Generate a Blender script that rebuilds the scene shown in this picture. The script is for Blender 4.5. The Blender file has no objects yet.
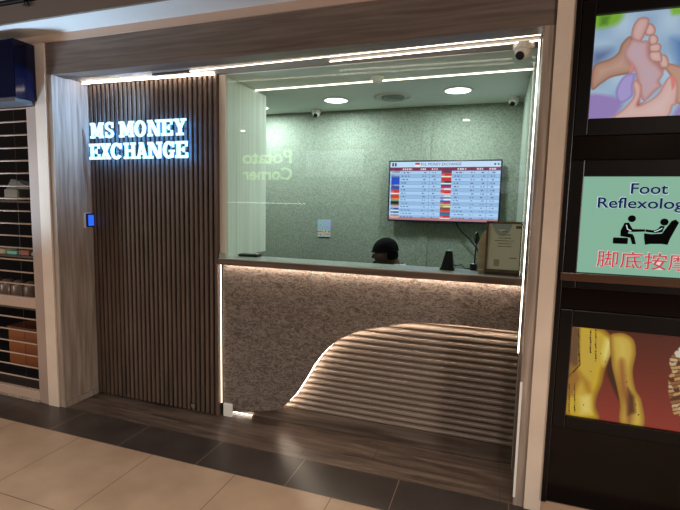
import bpy, bmesh, math, random
import numpy as np
from mathutils import Vector, Matrix
from math import sin, cos, pi
random.seed(7)
S = bpy.context.scene
COL = S.collection

# ------------------------------------------------------------------ camera, world, large lights, exposure
cd = bpy.data.cameras.new('camera'); cam = bpy.data.objects.new('camera', cd); COL.objects.link(cam)
cd.sensor_width = 36.0
cd.lens = 453.3 / 680 * 36
cam.location = (3.104, -2.5283, 1.6)
cam.rotation_euler = (1.4669, -0.02234, 0.33148)
cd.clip_start = 0.05
S.camera = cam
W = bpy.data.worlds.new('world'); S.world = W; W.use_nodes = True
W.node_tree.nodes['Background'].inputs[0].default_value = (0.80, 0.78, 0.80, 1)
W.node_tree.nodes['Background'].inputs[1].default_value = 0.22
S.view_settings.view_transform = 'Standard'; S.view_settings.look = 'None'
S.view_settings.gamma = 1; S.view_settings.use_curve_mapping = False
S.view_settings.exposure = 0.0
S.cycles.max_bounces = 8; S.cycles.transparent_max_bounces = 16
S.cycles.sample_clamp_indirect = 6.0
S.cycles.caustics_reflective = False; S.cycles.caustics_refractive = False

def area(name, loc, size, power, col, rot=(0, 0, 0), sy=None, spread=None):
    l = bpy.data.lights.new(name, 'AREA'); l.energy = power; l.color = col
    l.shape = 'RECTANGLE' if sy else 'DISK'; l.size = size
    if sy: l.size_y = sy
    if spread: l.spread = spread
    o = bpy.data.objects.new(name, l); o.location = loc; o.rotation_euler = rot; COL.objects.link(o); return o
# mall corridor ceiling panels (warm) with added facade fills and a cool fill
SPR = math.radians(115)
area('corridor_panel_light', (3.7, -2.3, 3.15), 0.35, 34, (1, .93, .86), spread=SPR)
area('corridor_panel_light', (1.6, -2.4, 3.15), 0.35, 20, (1, .93, .86), spread=SPR)
area('corridor_panel_light', (-.6, -2.4, 3.15), 0.35, 34, (1, .93, .86), spread=SPR)
area('facade_fill_light', (8.6, -4.9, 1.9), 1.0, 235, (1, .89, .79), rot=(math.radians(88), 0, math.radians(46)))  # unseen fill added to brighten the facade from the right
area('facade_fill_light', (-4.6, -4.4, 1.9), 0.9, 76, (1, .89, .80), rot=(math.radians(88), 0, math.radians(-40)))  # unseen fill added for the left pillar and shutter
cl = area('cool_fill_light', (-1.05, -.45, 1.0), 0.3, 13, (.50, .74, 1), spread=math.radians(72))  # unseen lamp added to tint the ceiling strip blue
cl.rotation_euler = (Vector((.5, -.2, 2.79))-cl.location).to_track_quat('-Z', 'Y').to_euler()

sl = bpy.data.lights.new('reveal_fill_spot', 'SPOT'); sl.energy = 70; sl.color = (.30, .58, 1); sl.spot_size = math.radians(80); sl.spot_blend = 1; sl.shadow_soft_size = .04  # unseen spot added to wash the left reveal in blue
so = bpy.data.objects.new('reveal_fill_spot', sl); so.location = (.80, .16, 2.47); COL.objects.link(so)
so.rotation_euler = (Vector((.0, .12, 2.18))-so.location).to_track_quat('-Z', 'Y').to_euler()

# ------------------------------------------------------------------ helpers
def lin(c):
    return tuple(((v/255)/12.92 if v/255 <= .04045 else ((v/255+.055)/1.055)**2.4) for v in c)
def mat(name, rgb=None, rough=.6, metal=0, emit=None, es=0, spec=.5, base=None):
    m = bpy.data.materials.new(name); m.use_nodes = True
    b = m.node_tree.nodes['Principled BSDF']
    c = base if base else lin(rgb)
    b.inputs['Base Color'].default_value = (*c, 1)
    b.inputs['Roughness'].default_value = rough; b.inputs['Metallic'].default_value = metal
    b.inputs['Specular IOR Level'].default_value = spec
    if emit: b.inputs['Emission Color'].default_value = (*emit, 1); b.inputs['Emission Strength'].default_value = es
    return m
def nodes(m): return m.node_tree.nodes, m.node_tree.links, m.node_tree.nodes['Principled BSDF']
def ramp(N, stops):
    r = N.new('ShaderNodeValToRGB'); e = r.color_ramp.elements
    while len(e) < len(stops): e.new(.5)
    for i, (p, c) in enumerate(stops): e[i].position = p; e[i].color = (*c, 1)
    return r
def texmat(name, c1, c2, scale=(1, 1, 1), nscale=5, detail=6, rough=.6, bump=0, dist=0, lo=.3, hi=.7, spec=.5):
    """two-colour noise; scale stretches the pattern (wood grain, scratches)"""
    m = mat(name, c1, rough, spec=spec); N, L, b = nodes(m)
    tc = N.new('ShaderNodeTexCoord'); mp = N.new('ShaderNodeMapping'); mp.inputs['Scale'].default_value = scale
    nz = N.new('ShaderNodeTexNoise'); nz.inputs['Scale'].default_value = nscale; nz.inputs['Detail'].default_value = detail
    nz.inputs['Distortion'].default_value = dist
    L.new(tc.outputs['Object'], mp.inputs[0]); L.new(mp.outputs[0], nz.inputs['Vector'])
    r = ramp(N, [(lo, lin(c1)), (hi, lin(c2))]); L.new(nz.outputs['Fac'], r.inputs[0]); L.new(r.outputs[0], b.inputs['Base Color'])
    if bump:
        bp = N.new('ShaderNodeBump'); bp.inputs['Strength'].default_value = bump; bp.inputs['Distance'].default_value = .01
        L.new(nz.outputs['Fac'], bp.inputs['Height']); L.new(bp.outputs[0], b.inputs['Normal'])
    return m
def emis(name, rgb, es): return mat(name, base=(.0, .0, .0), rough=.5, emit=rgb, es=es)

class MB:
    """collects geometry for one mesh object"""
    def __init__(s): s.v = []; s.f = []; s.sm = []
    def add(s, vs, fs, smooth=False):
        o = len(s.v); s.v += [tuple(v) for v in vs]
        for f in fs: s.f.append(tuple(o+i for i in f)); s.sm.append(smooth)
        return s
    def box(s, x0, x1, y0, y1, z0, z1):
        v = [(x, y, z) for x in (x0, x1) for y in (y0, y1) for z in (z0, z1)]
        return s.add(v, [(0, 1, 3, 2), (4, 6, 7, 5), (0, 4, 5, 1), (2, 3, 7, 6), (0, 2, 6, 4), (1, 5, 7, 3)])
    def bbox(s, x0, x1, y0, y1, z0, z1, b=.004):
        """box with chamfered edges"""
        bm = bmesh.new(); bmesh.ops.create_cube(bm, size=1)
        for v in bm.verts:
            v.co = Vector(((x0+x1)/2+v.co.x*(x1-x0), (y0+y1)/2+v.co.y*(y1-y0), (z0+z1)/2+v.co.z*(z1-z0)))
        bmesh.ops.bevel(bm, geom=list(bm.edges), offset=b, segments=2, affect='EDGES', profile=.5)
        bm.verts.ensure_lookup_table(); bm.verts.index_update()
        s.add([v.co[:] for v in bm.verts], [tuple(v.index for v in f.verts) for f in bm.faces]); bm.free(); return s
    def prism(s, pts, y0, y1):
        """polygon in (x, z), extruded from y0 to y1 (front is y0)"""
        a = sum(pts[i][0]*pts[(i+1) % len(pts)][1]-pts[(i+1) % len(pts)][0]*pts[i][1] for i in range(len(pts)))
        if a < 0: pts = pts[::-1]
        n = len(pts)
        v = [(x, y0, z) for x, z in pts] + [(x, y1, z) for x, z in pts]
        return s.add(v, [tuple(range(n)), tuple(range(2*n-1, n-1, -1))] + [(i, i+n, (i+1) % n+n, (i+1) % n) for i in range(n)])
    def cyl(s, p, q, r, r2=None, n=16, caps=True, smooth=True):
        p = Vector(p); q = Vector(q); r2 = r if r2 is None else r2
        d = (q-p).normalized(); u = d.orthogonal().normalized(); w = d.cross(u)
        v = [p+(u*cos(2*pi*i/n)+w*sin(2*pi*i/n))*r for i in range(n)] + [q+(u*cos(2*pi*i/n)+w*sin(2*pi*i/n))*r2 for i in range(n)]
        s.add(v, [(i, (i+1) % n, (i+1) % n+n, i+n) for i in range(n)], smooth)
        if caps: s.add(v, [tuple(range(n-1, -1, -1)), tuple(range(n, 2*n))])
        return s
    def tube(s, pts, r, n=8):
        P = [Vector(p) for p in pts]; rings = []
        u = None
        for i, p in enumerate(P):
            d = (P[min(i+1, len(P)-1)]-P[max(i-1, 0)]).normalized()
            u = d.orthogonal().normalized() if u is None else (u-d*u.dot(d)).normalized()
            w = d.cross(u); rings.append([p+(u*cos(2*pi*k/n)+w*sin(2*pi*k/n))*r for k in range(n)])
        v = [x for R in rings for x in R]
        f = [(i*n+k, i*n+(k+1) % n, (i+1)*n+(k+1) % n, (i+1)*n+k) for i in range(len(P)-1) for k in range(n)]
        s.add(v, f, True); m = len(P)-1
        return s.add(v, [tuple(range(n-1, -1, -1)), tuple(range(m*n, m*n+n))])
    def lathe(s, c, prof, n=28, axis='z', smooth=True):
        """profile of (radius, height) about an axis through c"""
        v = []
        for r, h in prof:
            for k in range(n):
                a = 2*pi*k/n; x, y = r*cos(a), r*sin(a)
                v.append((c[0]+x, c[1]+y, c[2]+h) if axis == 'z' else (c[0]+x, c[1]+h, c[2]+y))
        m = len(prof)
        return s.add(v, [(i*n+k, i*n+(k+1) % n, (i+1)*n+(k+1) % n, (i+1)*n+k) for i in range(m-1) for k in range(n)], smooth)
    def ball(s, c, rx, ry, rz, nu=20, nv=14):
        prof = [(sin(pi*j/nv), -cos(pi*j/nv)) for j in range(nv+1)]
        v = [(c[0]+r*rx*cos(2*pi*k/nu), c[1]+r*ry*sin(2*pi*k/nu), c[2]+h*rz) for r, h in prof for k in range(nu)]
        return s.add(v, [(i*nu+k, i*nu+(k+1) % nu, (i+1)*nu+(k+1) % nu, (i+1)*nu+k) for i in range(nv) for k in range(nu)], True)
    def build(s, name, m, parent=None, loc=None):
        me = bpy.data.meshes.new(name); L0 = Vector(loc) if loc else Vector((0, 0, 0))
        me.from_pydata([tuple(Vector(v)-L0) for v in s.v], [], s.f); me.update()
        me.polygons.foreach_set('use_smooth', s.sm)
        bm = bmesh.new(); bm.from_mesh(me); bmesh.ops.remove_doubles(bm, verts=bm.verts, dist=1e-6)
        bmesh.ops.dissolve_degenerate(bm, dist=1e-6, edges=bm.edges); bmesh.ops.recalc_face_normals(bm, faces=bm.faces); bm.to_mesh(me); bm.free()
        me.materials.append(m)
        o = bpy.data.objects.new(name, me); COL.objects.link(o)
        if parent is not None:
            o.parent = parent
            if not loc: o.matrix_parent_inverse = Matrix.Translation(parent.location).inverted()
            else: o.location = L0-parent.location
        elif loc: o.location = L0
        return o
def tag(o, label, cat, group=None, kind=None):
    o['label'] = label; o['category'] = cat
    if group: o['group'] = group
    if kind: o['kind'] = kind
    return o
def thing(name, label, cat, loc=(0, 0, 0), group=None):
    o = bpy.data.objects.new(name, None); COL.objects.link(o); o.location = loc; o.empty_display_size = .1
    return tag(o, label, cat, group)
def struct(o): o['kind'] = 'structure'; return o
def copy_thing(o, delta):
    c = o.copy(); COL.objects.link(c); c.location = o.location + Vector(delta)
    for ch in list(o.children):
        d = ch.copy(); COL.objects.link(d); d.parent = c; d.matrix_parent_inverse = ch.matrix_parent_inverse.copy()
    return c
def catmull(P, k=8):
    out = []
    for i in range(len(P)-1):
        p0, p1, p2, p3 = P[max(i-1, 0)], P[i], P[i+1], P[min(i+2, len(P)-1)]
        for j in range(k):
            t = j/k
            out.append(tuple(.5*((2*p1[a])+(-p0[a]+p2[a])*t+(2*p0[a]-5*p1[a]+4*p2[a]-p3[a])*t*t+(-p0[a]+3*p1[a]-3*p2[a]+p3[a])*t**3) for a in (0, 1)))
    return out+[P[-1]]
def text(name, body, x0, x1, zb, zt, y, m, parent=None, offset=0, depth=.001, face=-1, shear=0):
    """writing laid out flat: spans x0..x1, zb..zt (of the whole outline), on plane y; face=-1 looks to -y, +1 to +y"""
    c = bpy.data.curves.new(name, 'FONT'); c.body = body; c.resolution_u = 4; c.offset = offset; c.shear = shear
    t = bpy.data.objects.new(name, c); COL.objects.link(t); bpy.context.view_layer.update()
    me = bpy.data.meshes.new_from_object(t.evaluated_get(bpy.context.evaluated_depsgraph_get()))
    bpy.data.objects.remove(t); bpy.data.curves.remove(c)
    n = len(me.vertices); a = np.zeros(n*3); me.vertices.foreach_get('co', a); a = a.reshape(-1, 3)
    mn, mx = a.min(0), a.max(0); u = (a[:, 0]-mn[0])/(mx[0]-mn[0]); w = (a[:, 1]-mn[1])/(mx[1]-mn[1])
    b = MB(); P = [(x0+(x1-x0)*u[i] if face < 0 else x1-(x1-x0)*u[i], y, zb+(zt-zb)*w[i]) for i in range(n)]
    b.add(P, [tuple(p.vertices) for p in me.polygons])
    o = b.build(name, m, parent)
    md = o.modifiers.new('thick', 'SOLIDIFY'); md.thickness = depth; md.offset = 0
    return o
def picture(name, x0, x1, z0, z1, y, nx, nz, fn, strength, parent, gloss=.3):
    """a flat print: grid of cells whose colours come from fn(X, Z) -> sRGB 0..255; backlit with the given strength"""
    xs = np.linspace(x0, x1, nx+1); zs = np.linspace(z0, z1, nz+1)
    X, Z = np.meshgrid(xs, zs); v = np.stack([X.ravel(), np.full(X.size, y), Z.ravel()], 1)
    i = np.arange(nx)[None, :]+np.arange(nz)[:, None]*(nx+1); i = i.ravel()
    f = np.stack([i, i+1, i+nx+2, i+nx+1], 1)
    me = bpy.data.meshes.new(name); me.from_pydata(v.tolist(), [], f.tolist())
    xc = (X[:-1, :-1]+X[1:, 1:])/2; zc = (Z[:-1, :-1]+Z[1:, 1:])/2
    c = np.clip(fn(xc, zc), 0, 255)/255.; c = np.where(c <= .04045, c/12.92, ((c+.055)/1.055)**2.4)
    c = c.reshape(-1, 3); cc = np.ones((len(c), 4, 4)); cc[:, :, :3] = c[:, None, :]
    at = me.color_attributes.new('print', 'FLOAT_COLOR', 'CORNER'); at.data.foreach_set('color', cc.ravel())
    m = mat(name+'_print', (10, 10, 10), gloss); N, L, b = nodes(m)
    a = N.new('ShaderNodeAttribute'); a.attribute_name = 'print'
    if strength: L.new(a.outputs['Color'], b.inputs['Emission Color']); b.inputs['Emission Strength'].default_value = strength
    else: L.new(a.outputs['Color'], b.inputs['Base Color'])
    me.materials.append(m); o = bpy.data.objects.new(name, me); COL.objects.link(o); o.parent = parent
    o.matrix_parent_inverse = Matrix.Translation(parent.location).inverted(); return o
def inside(X, Z, P, soft):
    """soft mask of a polygon: 0 outside .. 1 inside; also returns the signed distance"""
    d = np.full(X.shape, 1e9); ins = np.zeros(X.shape, bool); n = len(P)
    for k in range(n):
        ax, az = P[k]; bx, bz = P[(k+1) % n]
        ex, ez = bx-ax, bz-az; wx, wz = X-ax, Z-az
        t = np.clip((wx*ex+wz*ez)/(ex*ex+ez*ez+1e-12), 0, 1)
        d = np.minimum(d, np.hypot(wx-ex*t, wz-ez*t))
        c = ((az > Z) != (bz > Z)) & (X < (bx-ax)*(Z-az)/((bz-az) if bz != az else 1e-12)+ax); ins ^= c
    sd = np.where(ins, d, -d); return np.clip(sd/soft+.5, 0, 1), sd

# ------------------------------------------------------------------ materials
M = {}
M['wood_fascia'] = texmat('wood_fascia', (86, 73, 66), (112, 97, 88), (1.2, 8, 26), 1.6, 8, .45, .05, .6)
M['wood_reveal'] = texmat('wood_reveal', (120, 104, 92), (168, 150, 136), (22, 22, 1.2), 1.6, 8, .5, .05, .6)
M['wood_dark'] = texmat('wood_dark', (74, 56, 46), (98, 76, 64), (14, 14, 1.2), 2, 6, .5)
M['slat'] = texmat('slat', (68, 53, 45), (96, 77, 65), (20, 20, 1.4), 2, 6, .5)
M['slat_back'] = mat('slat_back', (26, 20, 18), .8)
M['pillar'] = texmat('pillar', (206, 186, 168), (216, 196, 178), (2, 2, 2), 2, 3, .45)
M['rail'] = mat('rail', (176, 150, 132), .5)
M['rib'] = texmat('rib', (116, 102, 92), (142, 126, 114), (2, 10, 30), 2, 6, .55)
M['counter'] = texmat('counter', (78, 62, 54), (108, 90, 78), (1, 20, 20), 2, 6, .35)
M['skirt'] = texmat('skirt', (64, 52, 44), (112, 96, 84), (.9, 8, 18), 2, 8, .5)
M['led'] = emis('led', (1, .85, .67), 6)
M['led_hidden'] = emis('led_hidden', (1, .86, .70), 85)
M['led_glow'] = emis('led_glow', (1, .84, .67), 26)
M['led_edge'] = emis('led_edge', (1, .84, .66), 60)
M['led_soft'] = emis('led_soft', (1, .85, .67), 4.5)
M['profile'] = mat('profile', (60, 56, 56), .5)
M['white'] = mat('white', (225, 222, 215), .5)
M['black'] = mat('black', (14, 13, 14), .35)
M['blackgloss'] = mat('blackgloss', (16, 9, 7), .14, spec=.3)
M['ceil_office'] = mat('ceil_office', (226, 232, 226), .8)
M['steel'] = mat('steel', (150, 146, 140), .3, 1)

def fibre():
    m = mat('fibre_plaster', (110, 95, 84), .75); N, L, b = nodes(m)
    tc = N.new('ShaderNodeTexCoord'); outs = []
    for k, (rot, sc, ds) in enumerate(((.7, 17, 1.6), (-.8, 24, 2.2))):
        mp = N.new('ShaderNodeMapping'); mp.inputs['Rotation'].default_value = (0, rot, 0); mp.inputs['Scale'].default_value = (.55, 1, 1.3); mp.inputs['Location'].default_value = (k*3.1, 0, k)
        L.new(tc.outputs['Object'], mp.inputs[0])
        nz = N.new('ShaderNodeTexNoise'); nz.inputs['Scale'].default_value = sc; nz.inputs['Detail'].default_value = 4; nz.inputs['Distortion'].default_value = ds
        L.new(mp.outputs[0], nz.inputs['Vector'])
        a = N.new('ShaderNodeMath'); a.operation = 'SUBTRACT'; L.new(nz.outputs['Fac'], a.inputs[0]); a.inputs[1].default_value = .5
        c = N.new('ShaderNodeMath'); c.operation = 'ABSOLUTE'; L.new(a.outputs[0], c.inputs[0]); outs.append(c)
    mn = N.new('ShaderNodeMath'); mn.operation = 'MINIMUM'; L.new(outs[0].outputs[0], mn.inputs[0]); L.new(outs[1].outputs[0], mn.inputs[1])
    r = ramp(N, [(.0, lin((134, 120, 110))), (.03, lin((97, 85, 77))), (.10, lin((74, 64, 58)))])
    L.new(mn.outputs[0], r.inputs[0]); L.new(r.outputs[0], b.inputs['Base Color'])
    bp = N.new('ShaderNodeBump'); bp.inputs['Strength'].default_value = .4; bp.inputs['Distance'].default_value = .01; bp.invert = True
    L.new(mn.outputs[0], bp.inputs['Height']); L.new(bp.outputs[0], b.inputs['Normal'])
    return m
M['fibre'] = fibre()
def tiles(name, c1, c2, grout, x0, y0, T, rough, gw=.004, spec=.5):
    m = texmat(name, c1, c2, (1, 1, 1), 3.5, 8, rough, spec=spec); N, L, b = nodes(m)
    src = b.inputs['Base Color'].links[0].from_socket
    g = N.new('ShaderNodeNewGeometry'); sp = N.new('ShaderNodeSeparateXYZ'); L.new(g.outputs['Position'], sp.inputs[0])
    def edge(ax, o):
        s = N.new('ShaderNodeMath'); s.operation = 'SUBTRACT'; L.new(sp.outputs[ax], s.inputs[0]); s.inputs[1].default_value = o-T*20
        d = N.new('ShaderNodeMath'); d.operation = 'PINGPONG'; L.new(s.outputs[0], d.inputs[0]); d.inputs[1].default_value = T/2
        l = N.new('ShaderNodeMath'); l.operation = 'LESS_THAN'; L.new(d.outputs[0], l.inputs[0]); l.inputs[1].default_value = gw/2
        return l
    a = edge('X', x0); e = edge('Y', y0); mx = N.new('ShaderNodeMath'); mx.operation = 'MAXIMUM'
    L.new(a.outputs[0], mx.inputs[0]); L.new(e.outputs[0], mx.inputs[1])
    mi = N.new('ShaderNodeMix'); mi.data_type = 'RGBA'; L.new(mx.outputs[0], mi.inputs[0]); L.new(src, mi.inputs[6]); mi.inputs[7].default_value = (*lin(grout), 1)
    L.new(mi.outputs[2], b.inputs['Base Color']); return m
M['tile_beige'] = tiles('tile_beige', (154, 127, 104), (172, 145, 121), (96, 76, 60), .4962, -.3002, .609, .32, .005)
M['tile_dark'] = tiles('tile_dark', (47, 40, 37), (62, 53, 48), (128, 108, 92), .8174, -.3002, .609, .35, .004)
def planks():
    m = texmat('wood_floor', (58, 47, 41), (112, 94, 82), (1.1, 11, 1), 2.2, 9, .38, .03, .8); N, L, b = nodes(m)
    src = b.inputs['Base Color'].links[0].from_socket
    g = N.new('ShaderNodeTexCoord'); br = N.new('ShaderNodeTexBrick'); L.new(g.outputs['Object'], br.inputs['Vector'])
    br.inputs['Scale'].default_value = 1; br.inputs['Brick Width'].default_value = 1.22; br.inputs['Row Height'].default_value = .15
    br.inputs['Mortar Size'].default_value = .0015; br.inputs['Color1'].default_value = (1, 1, 1, 1); br.inputs['Color2'].default_value = (.7, .7, .7, 1)
    br.inputs['Mortar'].default_value = (.25, .22, .2, 1); br.offset = .37
    mi = N.new('ShaderNodeMix'); mi.data_type = 'RGBA'; mi.blend_type = 'MULTIPLY'; mi.inputs[0].default_value = 1
    L.new(src, mi.inputs[6]); L.new(br.outputs[0], mi.inputs[7]); L.new(mi.outputs[2], b.inputs['Base Color']); return m
M['wood_floor'] = planks()
M['wallpaper'] = texmat('wallpaper', (128, 134, 122), (160, 168, 154), (1, 1, 1), 75, 2, .8, .05, lo=.35, hi=.65)
M['curtain'] = texmat('curtain', (196, 206, 192), (222, 228, 216), (1, 40, .6), 1.2, 3, .6)
def glass(name, tint, ior=1.45):
    m = bpy.data.materials.new(name); m.use_nodes = True; N = m.node_tree.nodes; L = m.node_tree.links; N.clear()
    out = N.new('ShaderNodeOutputMaterial'); mx = N.new('ShaderNodeMixShader'); t = N.new('ShaderNodeBsdfTransparent'); gl = N.new('ShaderNodeBsdfGlossy')
    t.inputs[0].default_value = (*tint, 1); gl.inputs['Roughness'].default_value = 0; gl.inputs['Color'].default_value = (1, 1, 1, 1)
    fr = N.new('ShaderNodeFresnel'); g = N.new('ShaderNodeNewGeometry'); mi = N.new('ShaderNodeMix'); mi.data_type = 'FLOAT'
    L.new(g.outputs['Backfacing'], mi.inputs[0]); mi.inputs[2].default_value = ior; mi.inputs[3].default_value = 1/ior
    L.new(mi.outputs[0], fr.inputs['IOR']); L.new(fr.outputs[0], mx.inputs[0]); L.new(t.outputs[0], mx.inputs[1]); L.new(gl.outputs[0], mx.inputs[2]); L.new(mx.outputs[0], out.inputs[0])
    return m
M['glass'] = glass('green_glass', (.90, .945, .915))

# ------------------------------------------------------------------ the setting
struct(MB().box(-7, 11, -9, -.3002, -.05, 0).build('floor', M['tile_beige']))
struct(MB().box(-7, 11, -.3002, 0, -.05, 0).build('floor', M['tile_dark']))
struct(MB().box(-.05, 3.33, 0, 2.1, -.05, 0).build('floor', M['wood_floor']))
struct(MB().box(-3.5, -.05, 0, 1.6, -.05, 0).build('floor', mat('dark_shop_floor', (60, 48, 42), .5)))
struct(MB().box(3.414, 4.6, -.006, .3, 0, .062).build('baseboard_right', mat('stone_plinth', (170, 140, 116), .25)))
# corridor ceiling strip with its raised, dark, open part
struct(MB().box(-4, 7, -.22, .1, 2.785, 2.80).build('ceiling', mat('ceiling_paint', (206, 206, 204), .7)))
struct(MB().box(-4, 7, -.24, -.22, 2.785, 2.90).build('trim_1', mat('ceiling_edge', (112, 98, 88), .6)))
struct(MB().box(-4, 7, -.22, .1, 2.90, 2.94).build('ceiling', M['black']))
struct(MB().box(-7, 11, -9, -.2, 3.25, 3.3).build('ceiling', mat('open_ceiling', (22, 20, 20), .9)))
struct(MB().box(-4, 3.33, -.012, .1, 2.733, 2.785).build('trim_2', M['rail']))
# fascia over the opening and the thin casing round it
struct(MB().box(-.05, 3.33, 0, .12, 2.512, 2.733).build('wall_fascia', M['wood_fascia']))
struct(MB().box(-.05, 0, -.002, .05, 0, 2.512).build('trim_3', M['wood_reveal']))
struct(MB().box(3.275, 3.33, -.002, .012, 0, 2.512).build('trim_4', M['wood_reveal']))
struct(MB().box(3.28, 3.33, .012, .36, 0, 2.512).build('wall_right_reveal', M['wood_dark']))
struct(MB().box(3.33, 3.412, -.012, .36, 0, 2.79).build('pillar_right', M['pillar']))
struct(MB().box(-.154, -.05, -.015, .1, 0, 2.733).build('pillar_left', M['pillar']))
struct(MB().box(-.05, 0, .05, .34, 0, 2.52).build('wall_left_reveal', M['wood_reveal']))
struct(MB().box(0, .012, .0, .30, 0, .045).build('baseboard_left', M['wood_reveal']))
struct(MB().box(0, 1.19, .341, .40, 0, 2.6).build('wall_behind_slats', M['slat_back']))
struct(MB().box(1.205, 1.235, .36, .95, 1.215, 2.51).build('wall_partition', M['curtain']))
# soffit over the counter with its drop edge
struct(MB().box(0, 3.28, .12, .34, 2.52, 2.60).build('ceiling', mat('soffit', (150, 140, 132), .5)))
struct(MB().box(1.19, 3.28, .34, .76, 2.515, 2.60).build('ceiling', M['ceil_office']))
struct(MB().box(0, 3.35, .76, 2.1, 2.60, 2.66).build('ceiling', M['ceil_office']))
struct(MB().box(0, 1.19, .34, .76, 2.60, 2.66).build('ceiling', M['ceil_office']))
# money changer's back room
struct(MB().box(0, 2.37, 2.03, 2.1, 0, 2.6).box(2.37, 2.46, 2.021, 2.1, 0, 2.6).box(2.46, 3.3, 2.03, 2.1, 0, 2.6).build('wall_back', M['wallpaper']))
struct(MB().box(-.05, 0, .4, 2.1, 0, 2.6).build('wall_left_inner', M['wallpaper']))
struct(MB().box(3.28, 3.33, .36, 2.1, 0, 2.6).build('wall_right_inner', M['wallpaper']))
# the glazing
win = bpy.data.objects.new('window_1', None); COL.objects.link(win); win.location = (2.2, .34, 1.215); struct(win)
MB().box(1.246, 3.279, .335, .345, 1.216, 2.514).build('glass_pane', M['glass'], win)
MB().box(1.195, 1.246, .325, .355, 1.216, 2.514).build('frame', mat('mullion', (196, 186, 172), .5), win)
# the mall across the corridor (seen in the glass)
struct(MB().box(-7, 9, -6.5, -6.3, 1.68, 3.25).build('wall_opposite', mat('opposite_fascia', (120, 112, 104), .6)))
struct(MB().box(-7, 9, -8.5, -8.4, 0, 1.68).box(-7, 9, -8.5, -6.3, 3.2, 3.24).build('wall_opposite', mat('opposite_dark', (40, 36, 34), .7)))

# ------------------------------------------------------------------ slatted panel with sign
sp = thing('slatted_panel', 'dark brown vertical slatted wood panel under the white-lit sign', 'wall panel', (.6, .33, 0))
b = MB()
for i in range(28):
    x = .018+i*.0424; b.bbox(x, x+.024, .304, .333, .012, 2.515, .003)
b.build('slats', M['slat'], sp)
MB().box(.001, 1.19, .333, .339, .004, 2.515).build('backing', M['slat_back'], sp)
MB().bbox(1.176, 1.19, .300, .34, .004, 2.515, .002).build('end_trim', M['wood_dark'], sp)
MB().cyl((.963, .303, .058), (.963, .288, .058), .012).cyl((.963, .303, .045), (.963, .296, .045), .017).build('lock', M['steel'], sp)

# bold slab-serif capitals, each in a unit box
def ring(cx, cy, rx, ry, ix, iy, a0, a1, n=22):
    out = []
    for k in range(n):
        p, q = [math.radians(a0+(a1-a0)*(k+j)/n) for j in (0, 1)]
        out.append([(cx+rx*cos(p), cy+ry*sin(p)), (cx+rx*cos(q), cy+ry*sin(q)), (cx+ix*cos(q), cy+iy*sin(q)), (cx+ix*cos(p), cy+iy*sin(p))])
    return out
def R_(x0, x1, y0, y1): return [(x0, y0), (x1, y0), (x1, y1), (x0, y1)]
def glyph(c):
    if c == 'M': return [R_(.08, .27, 0, 1), R_(.73, .92, 0, 1), R_(0, .36, 0, .16), R_(.64, 1, 0, .16), R_(0, .27, .84, 1), R_(.73, 1, .84, 1), [(.10, 1), (.34, 1), (.60, .12), (.42, .12)], [(.90, 1), (.66, 1), (.40, .12), (.58, .12)]]
    if c == 'N': return [R_(.08, .26, 0, 1), R_(.74, .92, 0, 1), R_(0, .4, 0, .16), R_(.6, 1, .84, 1), R_(0, .3, .84, 1), [(.08, 1), (.38, 1), (.92, 0), (.64, 0)]]
    if c == 'E': return [R_(.12, .40, 0, 1), R_(0, .96, 0, .17), R_(0, .93, .83, 1), R_(.78, .96, 0, .33), R_(.76, .93, .67, 1), R_(.3, .70, .43, .58), R_(.58, .71, .34, .67)]
    if c == 'Y': return [R_(0, .46, .85, 1), R_(.56, 1, .85, 1), [(.08, .95), (.38, .95), (.64, .42), (.40, .38)], [(.92, .95), (.70, .95), (.40, .44), (.60, .38)], R_(.36, .64, 0, .5), R_(.2, .8, 0, .16)]
    if c == 'X': return [[(.06, .95), (.38, .95), (.94, .05), (.62, .05)], [(.94, .95), (.64, .95), (.06, .05), (.34, .05)], R_(0, .46, .85, 1), R_(.56, 1, .85, 1), R_(0, .44, 0, .15), R_(.54, 1, 0, .15)]
    if c == 'H': return [R_(.1, .34, 0, 1), R_(.66, .9, 0, 1), R_(.3, .7, .42, .58), R_(0, .44, 0, .15), R_(.56, 1, 0, .15), R_(0, .44, .85, 1), R_(.56, 1, .85, 1)]
    if c == 'A': return [[(.38, 1), (.62, 1), (.94, .05), (.66, .05)], [(.38, 1), (.56, 1), (.30, .05), (.10, .05)], R_(.25, .75, .24, .38), R_(0, .40, 0, .15), R_(.58, 1, 0, .15), R_(.28, .6, .87, 1)]
    if c == 'O': return ring(.5, .5, .5, .52, .20, .34, 0, 360, 36)
    if c == 'C': return ring(.5, .5, .5, .52, .21, .34, 42, 322, 30)+[R_(.80, .96, .62, .98)]
    if c == 'G': return ring(.48, .5, .48, .52, .20, .34, 42, 330, 30)+[R_(.78, .93, .64, .98), R_(.68, .90, .04, .46), R_(.52, 1, .36, .50)]
    if c == 'S': return ring(.5, .74, .47, .28, .20, .12, 25, 262, 20)+ring(.5, .27, .48, .29, .20, .12, -155, 92, 20)+[R_(.76, .92, .62, .98), R_(.06, .22, .02, .38)]
M['letter_face'] = emis('letter_face', (.62, .95, 1), 1.5)
M['letter_side'] = emis('letter_side', (.05, .28, .8), 22)
sg = thing('illuminated_sign', 'halo-lit white lettering reading MS MONEY EXCHANGE on dark slats', 'sign', (.5, .29, 1.93))
SG = (2.5283+.238)/(2.5283+.28)
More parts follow.
